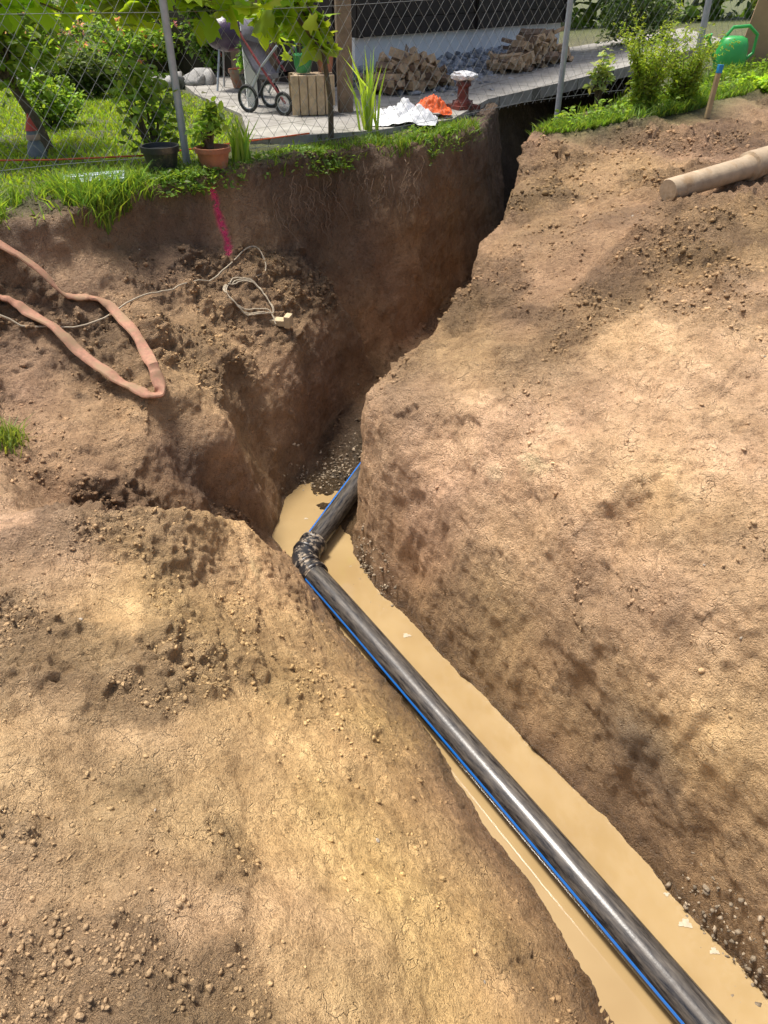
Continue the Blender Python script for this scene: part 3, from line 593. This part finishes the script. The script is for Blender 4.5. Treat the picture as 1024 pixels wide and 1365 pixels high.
hb.box((-1.07,6.85,1.2),(.09,.09,2.4),(0,0,.2),0); hb.box((-.30,6.5,1.2),(.11,.10,2.4),(0,0,.2),1); hb.box((-.7,6.68,2.35),(1.0,.1,.14),(0,0,-.42),1)
hb.obj('posts',[M_white,M_brown],parent=pe2,bevel=.006)
hb=B()
for i in range(12): hb.box((-1.45+i*.11,8.5+.0,1.0),(.105,.03+.006*(i%2),2.0),(0,0,0),0)
hb.box((-.65,8.47,.55),(.5,.03,1.05),(0,0,0),1)
hb.obj('back_wall',[M_brown,M_darkwood],parent=pe2)
hb=B(); hb.box((-.75,7.9,2.5),(1.6,1.6,.08),(.12,0,-.1),0); hb.obj('roof',[M_roof],parent=pe2)
n=2600; t=rng.random(n)*2.9; o=np.abs(rng.normal(0,.33,n)); px=W0.x+dW.x*t+nW.x*o-.1; py=W0.y+dW.y*t+nW.y*o; pz=.05+.03*t+np.clip(.14-o*.25,0,1)*rng.random(n)
rocks('gravel_heap',np.stack([px,py,pz],1),.02+.03*rng.random(n),np.array([.36,.37,.39])*(.5+.9*rng.random((n,1))),M_rock,1,.7)
n=60; px=np.linspace(-4.5,-1.7,n)+rng.normal(0,.03,n); rocks('edging_stones',np.stack([px,8.35+rng.normal(0,.05,n),np.full(n,.05)],1),.06+.05*rng.random(n),np.array([.38,.37,.35])*(.6+.6*rng.random((n,1))),M_rock,2,.8,False,None,.12)
M_end=simple('split_wood',(.50,.35,.21),.85,.3,25,.5,.006); M_bk=simple('firewood_bark',(.24,.165,.11),.9,.35,20,.7,.01)
def woodpile(name,c,L_,rows,ax,n):
    b_=B(); dx_=Vector((math.cos(ax),math.sin(ax),0)); dn=Vector((-dx_.y,dx_.x,0))
    for i in range(n):
        t=rng.random(); hmax=rows*(1-abs(2*t-1)**1.5); z_=rng.random()*hmax; p=Vector(c)+dx_*(t-.5)*L_+Vector((0,0,z_+.03))+dn*rng.normal(0,.05)
        di=(dn*1+dx_*rng.normal(0,.55)+Vector((0,0,rng.normal(0,.25)))).normalized(); r=.02+.025*rng.random(); l=.12+.06*rng.random()
        a=p-di*l;q=p+di*l; s=Vector((0,0,1)); xx=di.cross(s).normalized();yy=xx.cross(di); k=random.choice([3,4,5]); V=[]
        jr=[.7+.6*random.random() for _ in range(k)]; ph=random.random()*6
        for e in (a,q):
            for j in range(k): V.append(e+(xx*math.cos(ph+6.283*j/k)+yy*math.sin(ph+6.283*j/k))*r*jr[j])
        F_=[(j,(j+1)%k,(j+1)%k+k,j+k) for j in range(k)]; o=random.random()<.5
        b_.add(V,F_,1 if o else 0); b_.add(V,[tuple(range(k-1,-1,-1)),tuple(range(k,2*k))],0)
    return b_.obj(name,[M_end,M_bk])
woodpile('firewood_stack',(.22,7.62,.08),.72,.24,ang*.75,110); woodpile('firewood_stack.001',(1.5,8.75,.15),.95,.26,ang,130)
M_red=simple('rusty_red_paint',(.20,.045,.03),.6,.3,20,.3,.004,dirt=(.04,.03,.03),dscale=12); M_wp=simple('white_plastic',(.78,.78,.79),.45,.06,10,.4,.01)
b_=B(); b_.box((.62,6.62,.055),(.2,.2,.03),(0,0,.5),0); b_.lathe((.62,6.62,.06),[(.085,0),(.08,.03),(.045,.05),(.042,.13),(.06,.14),(.06,.16),(.05,.18)],16,0)
V,Fc=ico(3); V2=V*(1+.12*np.sin(V[:,[0]]*7+V[:,[1]]*5)+.06*np.sin(V[:,[2]]*11)); V2=V2*np.array([.10,.08,.035])+np.array([.62,6.62,.265]); b_.add(V2,[tuple(f) for f in Fc],1)
for k in range(6): a=k*1.047; b_.lathe((.62+.07*math.cos(a),6.62+.07*math.sin(a),.08),[(.01,0),(.01,.02)],6,0)
b_.obj('hydrant',[M_red,M_wp],True)
def cloth(name,c,sx,sy,h,mat,seed):
    nx=50; u,v=np.meshgrid(np.linspace(-1,1,nx),np.linspace(-1,1,nx)); r=np.sqrt(u**2+v**2)
    jit=1+.25*fbm(u,v,u*0,1.3,2,seed); X=u*sx*jit;Y=v*sy*jit
    Zc=.045+h*np.clip(1.1-r,0,1)**.7*(.35+fbm(u,v,u*0,2.2,4,seed+2,.6,True)*1.4)+.008*fbm(u,v,u*0,6,3,seed+5,.6,True)
    V=np.stack([X+c[0],Y+c[1],Zc+c[2]],-1).reshape(-1,3); id_=np.arange(nx*nx).reshape(nx,nx); F_=np.stack([id_[:-1,:-1],id_[:-1,1:],id_[1:,1:],id_[1:,:-1]],-1).reshape(-1,4)
    return mk(name,V,F_,mat,None,None,True)
M_or=simple('orange_fabric',(.8,.13,.02),.6,.15,12,.3,.005)
cloth('white_sack',(.14,5.98,0),.21,.2,.13,M_wp,3); cloth('orange_safety_vest',(.36,6.22,.02),.13,.11,.11,M_or,9)
M_terra=simple('terracotta',(.42,.17,.09),.8,.2,15,.3,.004,dirt=(.3,.24,.18)); M_blk=simple('black_plastic',(.03,.032,.035),.4,.2,10,.2,.003,dirt=(.2,.15,.1),dscale=9,dlo=.55,dhi=.75)
def pot(name,c,r,h,mat):
    b_=B(); b_.lathe(c,[(r*.68,0),(r*.94,h*.8),(r*1.03,h*.8),(r*1.05,h),(r*.93,h),(r*.9,h*.85),(.001,h*.84)],24,0); return b_.obj(name,[mat],True)
pot('terracotta_pot',(-.95,4.50,.0),.095,.13,M_terra); pot('black_plant_pot',(-1.22,4.42,0),.10,.15,M_blk)
pot('terracotta_pot.001',(-1.35,8.0,.04),.10,.15,M_terra)
b_=B(); b_.lathe((-2.1,4.9,0),[(.05,0),(.055,.03),(.045,.07),(.03,.10),(.034,.13),(.03,.155)],14,0); b_.lathe((-2.1,4.9,.15),[(.036,0),(.02,.04),(.002,.09)],14,1); b_.lathe((-2.1,4.9,.10),[(.038,0),(.04,.02),(.036,.03)],14,2)
b_.obj('garden_gnome',[simple('grey_paint',(.2,.22,.25),.6),simple('red_paint',(.5,.06,.04),.5),simple('skin_paint',(.5,.33,.25),.6)],True)
b_=B(); b_.box((-1.46,4.0,.07),(.30,.13,.02),(.10,-.03,.25),0); b_.box((-1.46,4.0,.083),(.22,.012,.01),(.10,-.03,.25),0); b_.obj('metal_plate',[simple('bluish_steel',(.46,.53,.6),.4,.1,12,.1,.002,metal=.2)],bevel=.003)
b_=B()
for i in range(5): b_.box((-.66+i*.062,6.28+i*.01,.17),(.056,.03,.26),(0,0,.15),0)
for i in range(5): b_.box((-.70+i*.062,6.50+i*.01,.17),(.056,.03,.26),(0,0,.15),0)
b_.box((-.53,6.4,.2),(.30,.19,.2),(0,0,.15),0); b_.obj('wooden_crate',[simple('light_timber',(.5,.37,.24),.8,.25,18,.4,.005)],bevel=.004)
b_=B(); b_.lathe((-.60,6.38,.31),[(.05,0),(.065,.05),(.07,.11),(.074,.11),(.07,.12)],16,0); b_.lathe((-.44,6.42,.31),[(.05,0),(.065,.1),(.07,.1),(.07,.12),(.05,.12)],16,1)
for k in range(5): b_.tube([(-.6+.02*k-.04,6.38,.38),(-.66+.05*k,6.36,.62+.03*(k%3))],.007,6,2 if k%2 else 0)
b_.box((-.64,6.36,.66),(.05,.012,.07),(0,.2,0),0)
b_.obj('garden_tool_bucket',[simple('green_plastic',(.05,.28,.09),.4,.15),M_terra,M_brown],True)
M_tyre=simple('tyre_rubber',(.03,.03,.03),.8); M_rf=simple('red_frame_paint',(.30,.06,.06),.4); M_cf=simple('grey_canvas',(.18,.17,.2),.8)
b_=B()
def ring(c,r,rt,ax,m,n=24):
    pts_=[Vector(c)+(ax*math.cos(2*math.pi*k/n)+Vector((0,0,1))*math.sin(2*math.pi*k/n))*r for k in range(n+1)]; b_.tube(pts_,rt,6,m,False)
ax=Vector((.85,-.5,0)).normalized(); nn_=Vector((.5,.85,0)).normalized(); w0=Vector((-.98,6.62,.14))
for f_,r_ in ((0,.085),(.34,.07)):
    for s_ in (-.14,.14):
        w_=w0+ax*f_+nn_*s_; w_.z=.04+r_; ring(w_,r_,.013,ax,0); ring(w_,r_-.014,.004,ax,2)
        for k in range(8): a=k*.785; b_.tube([w_,w_+(ax*math.cos(a)+Vector((0,0,1))*math.sin(a))*(r_-.012)],.0016,4,2)
for s_ in (-.12,.12):
    o_=w0+nn_*s_; b_.tube([o_+ax*.34+Vector((0,0,-.03)),o_+ax*.12+Vector((0,0,.22)),o_-ax*.08+Vector((0,0,.46)),o_-ax*.14+Vector((0,0,.52))],.009,8,1)
    b_.tube([o_,o_+ax*.14+Vector((0,0,.2)),o_+ax*.3+Vector((0,0,.34))],.009,8,2)
b_.tube([w0-nn_*.12-ax*.14+Vector((0,0,.52)),w0+nn_*.12-ax*.14+Vector((0,0,.52))],.012,8,0)
sec=[(-.06,.42),(-.03,.33),(.05,.2),(.10,.15),(.20,.15),(.29,.17)]
V_=[];Fx=[]
for a_,h_ in sec:
    for s_ in (-1,1):
        for e_ in (0,.03): V_.append(w0+nn_*s_*.11+ax*a_+Vector((0,0,h_-e_)))
for i in range(len(sec)-1):
    o=i*4; Fx+=[(o,o+2,o+6,o+4),(o+1,o+5,o+7,o+3),(o,o+4,o+5,o+1),(o+2,o+3,o+7,o+6)]
b_.add(V_,Fx,3)
V_=[];Fx=[]
for i in range(5):
    th=math.radians(95-i*28)
    for j in range(9): ph=math.pi*j/8; V_.append(w0+ax*(-.02+.16*math.cos(th)*math.sin(ph))+nn_*(.12*math.cos(ph))+Vector((0,0,.38+.15*math.sin(th)*math.sin(ph))))
for i in range(4):
    for j in range(8): Fx.append((i*9+j,i*9+j+1,(i+1)*9+j+1,(i+1)*9+j))
b_.add(V_,Fx,3)
b_.obj('stroller',[M_tyre,M_rf,M_grey,M_cf],True)
b_=B(); V2=V*np.array([.20,.2,.15])+np.array([-1.42,7.9,.48]); b_.add(V2,[tuple(f) for f in Fc],0)
for k in range(3): a=k*2.09; b_.tube([(-1.42+.1*math.cos(a),7.9+.1*math.sin(a),.4),(-1.42+.2*math.cos(a),7.9+.2*math.sin(a),.04)],.01,6,1)
b_.lathe((-1.42,7.9,.62),[(.03,0),(.012,.02),(.012,.05),(.03,.06)],10,1)
b_.obj('kettle_barbecue',[simple('dark_purple_enamel',(.08,.05,.10),.3),M_grey],True)
pot('black_plant_pot.001',(-1.15,7.4,.04),.1,.16,M_blk); bush('potted_plant.001',(-1.15,7.4,.35),(.14,.14,.16),350,.05,(.15,.28,.05),clumps=8)
pot('hanging_pot',(-.75,6.75,.62),.07,.1,M_terra); bush('hanging_plant',(-.75,6.75,.78),(.13,.12,.1),260,.045,(.2,.32,.05),clumps=8,stem=False,flowers=(16,(.8,.1,.1),.03))
b_=B(); b_.tube([(-.75,6.75,.7),(-.74,6.7,2.3)],.003,5,0); b_.obj('hanging_wire',[M_grey])
M_gp=simple('green_watering_plastic',(.06,.46,.11),.35,.12,8,.1,.002)
b_=B(); wc=Vector((2.90,7.25,.26))
V=[];n_=20; sx_=1.25
prof=[(.10,.075,0),(.105,.08,.03),(.10,.075,.13),(.085,.06,.17),(.05,.04,.185)]
for a_,bb_,z_ in prof:
    for k in range(n_): t=6.2832*k/n_; V.append(wc+Vector((a_*math.cos(t)*sx_,bb_*math.sin(t)*sx_,z_*sx_)))
b_.add(V,[(i*n_+k,i*n_+(k+1)%n_,(i+1)*n_+(k+1)%n_,(i+1)*n_+k) for i in range(4) for k in range(n_)]+[tuple(range(n_-1,-1,-1)),tuple(4*n_+k for k in range(n_))],0)
b_.tube([wc+Vector((-.10,0,.04)),wc+Vector((-.16,0,.11)),wc+Vector((-.21,0,.20)),wc+Vector((-.225,0,.235))],[.026,.018,.014,.036],10,0)
b_.tube([wc+Vector((.11,0,.05)),wc+Vector((.18,0,.11)),wc+Vector((.18,0,.24)),wc+Vector((.10,0,.30)),wc+Vector((-.03,0,.29)),wc+Vector((-.09,0,.21))],.013,8,0)
b_.obj('watering_can',[M_gp],True)
b_=B(); b_.box((3.35,7.5,.62),(.45,.04,.8),(.25,.12,-.3),0); b_.box((3.35,7.45,1.02),(.47,.05,.03),(.25,.12,-.3),0); b_.obj('leaning_board',[simple('tan_board',(.52,.34,.22),.75,.15,5,.2,.004)],bevel=.004)
b_=B(); b_.box((2.26,5.80,.24),(.035,.02,.3),(0,.05,.4),0); b_.box((2.268,5.80,.385),(.0375,.0225,.05),(0,.05,.4),1); b_.obj('survey_stake',[simple('stake_wood',(.5,.37,.2),.8),simple('blue_paint',(.03,.3,.65),.5)],bevel=.002)

# ------------------------------------------------------------ fence
fe=empty('chain_link_fence'); PA=Vector((-1.14,4.66,0));PB=Vector((1.33,6.38,.06)); dF=Vector((PB.x-PA.x,PB.y-PA.y,0)); Lf=dF.length; dF/=Lf
b_=B()
for k,t in enumerate((-1,0,1,2,3)):
    p=PA+dF*Lf*t; z_=-.1 if t<2 else .1; top_=1.55+z_; b_.tube([(p.x,p.y,z_-.25),(p.x-.01,p.y,top_)],.021,14,0); b_.lathe((p.x-.01,p.y,top_),[(.024,0),(.024,.02),(.01,.03)],14,0)
b_.obj('posts',[M_grey],True,fe)
b_=B(); px_=.085; Hh=1.4; s0=-Lf; s1=3*Lf; zb=.04
def fp(s,h): 
    t=s/Lf; zg=.06*max(0,min(t,1))+(.12*max(0,t-1)); p=PA+dF*s; bul=.018*math.sin(s*2.1+h*1.3)+.01*math.sin(s*5.3); return (p.x-dF.y*bul,p.y+dF.x*bul,zg+zb+h-.03*math.sin(s*1.7)*max(0,1-h))
s=s0-Hh
while s<s1:
    for sg in (1,-1):
        lo=s if sg>0 else s+Hh; pl=[]
        for q in range(9):
            h=Hh*q/8; ss=lo+sg*h*.8
            if s0<=ss<=s1: pl.append(fp(ss,h))
        if len(pl)>1: b_.tube(pl,.00105,4,0,False)
    s+=px_
for h in (.02,Hh*.5,Hh): b_.tube([fp(q,h) for q in np.linspace(s0,s1,90)],.0015,5,0,False)
b_.obj('wire_mesh',[simple('galvanised_wire',(.30,.31,.30),.6,.1,20,.1,.001,metal=.3)],False,fe)
b_=B()
for x_,y_ in ((3.0,8.3),(3.75,8.9)): b_.tube([(x_,y_,.1),(x_,y_,1.5)],.03,12,0); b_.lathe((x_,y_,1.5),[(.034,0),(.034,.02),(.01,.035)],12,0)
b_.obj('gate_posts',[M_grey],True)

# ------------------------------------------------------------ hose, rope, tube, stake
def smoothpath(P_,n=12,ten=.5):
    P_=[Vector(p) for p in P_]; out=[]
    for i in range(len(P_)-1):
        a=P_[max(i-1,0)];b0=P_[i];c0=P_[i+1];d0=P_[min(i+2,len(P_)-1)]; m0=(c0-a)*ten;m1=(d0-b0)*ten
        for k in range(n):
            t=k/n; out.append(b0*(2*t**3-3*t*t+1)+m0*(t**3-2*t*t+t)+c0*(-2*t**3+3*t*t)+m1*(t**3-t*t))
    out.append(P_[-1]); return out
def drape(path,lift,win=9):
    z_=[max(HD(p.x+ox,p.y+oy) for ox,oy in ((0,0),(.015,0),(-.015,0),(0,.015),(0,-.015))) for p in path]
    zz=[]; 
    for i in range(len(z_)): s_=z_[max(0,i-win):i+win+1]; zz.append(.5*max(s_)+.5*sum(s_)/len(s_))
    return [Vector((p.x,p.y,q+lift)) for p,q in zip(path,zz)]
M_hose=simple('fire_hose_fabric',(.44,.22,.14),.8,.2,60,.4,.002,dirt=(.36,.23,.13),dscale=9,dlo=.45,dhi=.6)
hp_=[(-2.6,3.1),(-2.1,3.3),(-1.75,3.33),(-1.5,3.32),(-1.38,3.40),(-1.29,3.40),(-1.13,3.22),(-1.03,3.06),(-1.0,2.99),(-1.05,2.95),(-1.19,3.0),(-1.40,3.11),(-1.61,3.20),(-1.73,3.17),(-2.2,2.9),(-2.7,2.8)]
hs=drape(smoothpath([(a,b0,0) for a,b0 in hp_],10,.33),.008,6)
b_=B(); V=[];n_=len(hs)
for i,p in enumerate(hs):
    t=(hs[min(i+1,n_-1)]-hs[max(i-1,0)]); t.z=0; t.normalize(); nn_=Vector((-t.y,t.x,0)); w_=.027+.003*math.sin(i*.7)
    for a in np.linspace(0,2*math.pi,12,endpoint=False): V.append(p+nn_*math.cos(a)*w_+Vector((0,0,math.copysign(abs(math.sin(a))**.7,math.sin(a))*.011+.004*math.sin(i*.4)*math.cos(a))))
b_.add(V,[(i*12+k,i*12+(k+1)%12,(i+1)*12+(k+1)%12,(i+1)*12+k) for i in range(n_-1) for k in range(12)],0); b_.obj('fire_hose',[M_hose],True)
M_rope=simple('rope_fibre',(.50,.42,.30),.9,.2,80,.5,.003)
rp=[(-2.3,3.2),(-1.85,3.15),(-1.6,3.12),(-1.34,3.3),(-1.2,3.55),(-1.08,3.73),(-.96,3.92),(-.86,4.15),(-.76,4.36),(-.68,4.28),(-.74,4.12)]
for k in range(26): a=k*.62+1.5; rp.append((-.75+.12*math.cos(a)*(1+.2*math.sin(k*1.9)),4.0+.09*math.sin(a)*(1+.25*math.cos(k*1.3))))
rp+=[(-.65,3.98),(-.6,3.93)]
b_=B(); b_.tube(drape(smoothpath([(a,b0,0) for a,b0 in rp],6),.006,2),.004,6,0); b_.obj('rope',[M_rope],True)
b_=B(); b_.tube([Vector((p[0],p[1],H(p[0],p[1])[0]+.04)) for p in [(-3.5,4.6),(-2.8,4.75),(-2.3,4.6),(-1.9,4.62),(-1.4,4.75),(-1.0,5.1),(-.5,5.5)]],.005,6,0); b_.obj('extension_cord',[simple('orange_cable',(.7,.12,.03),.5)],True)
z_=HD(-.58,3.96); b_=B(); b_.box((-.6,3.97,z_+.02),(.17,.05,.035),(.1,-.05,-.3),0); b_.box((-.53,3.94,z_+.035),(.035,.055,.07),(.1,.05,-.3),0); b_.obj('wooden_stake',[simple('fresh_wood',(.58,.45,.27),.8,.15,30,.3,.003)],bevel=.004)
M_tube=simple('muddy_clay_tube',(.46,.35,.23),.8,.2,10,.4,.006,dirt=(.36,.24,.13),dscale=6)
ta=Vector((1.37,3.80,HD(1.37,3.8)+.045)); tb=Vector((2.0,4.22,HD(1.9,4.15)+.075)); dt=(tb-ta).normalized(); L_=(tb-ta).length
b_=B(); path=[ta+dt*q for q in (0,.01,L_*.3,L_*.78,L_*.8,L_*.81,L_*1.1,L_*1.12,L_*1.9)]; b_.tube(path,[.05,.054,.054,.055,.06,.074,.074,.06,.055],26,0,True); 
b_.obj('drain_tube',[M_tube],True)

# ------------------------------------------------------------ light, sky, camera
sc=bpy.context.scene
w_=bpy.data.worlds.new('World'); sc.world=w_; w_.use_nodes=True; nt=w_.node_tree
sky=nt.nodes.new('ShaderNodeTexSky'); sky.sky_type='NISHITA'; sky.sun_disc=False
el=math.radians(70); az=math.radians(-52)
sky.sun_elevation=el; sky.sun_rotation=az; sky.air_density=1.0; sky.dust_density=5
bg=nt.nodes['Background']; bg.inputs[1].default_value=.15; nt.links.new(sky.outputs[0],bg.inputs[0])
sd=bpy.data.lights.new('sun','SUN'); sd.energy=4.7; sd.angle=math.radians(12); sd.color=(1,.965,.90); so=bpy.data.objects.new('sun',sd); C.objects.link(so)
dr3=Vector((math.sin(az)*math.cos(el),math.cos(az)*math.cos(el),math.sin(el))); so.rotation_euler=dr3.to_track_quat('Z','Y').to_euler()
cd=bpy.data.cameras.new('camera'); co=bpy.data.objects.new('camera',cd); C.objects.link(co); co.location=(0,0,.9); co.rotation_euler=(math.radians(90-36),0,0)
cd.sensor_fit='VERTICAL'; cd.sensor_height=36; cd.lens=986/1365*36; cd.clip_start=.02; cd.clip_end=400; sc.camera=co
sc.view_settings.view_transform='Standard'; sc.view_settings.look='None'; sc.view_settings.exposure=0
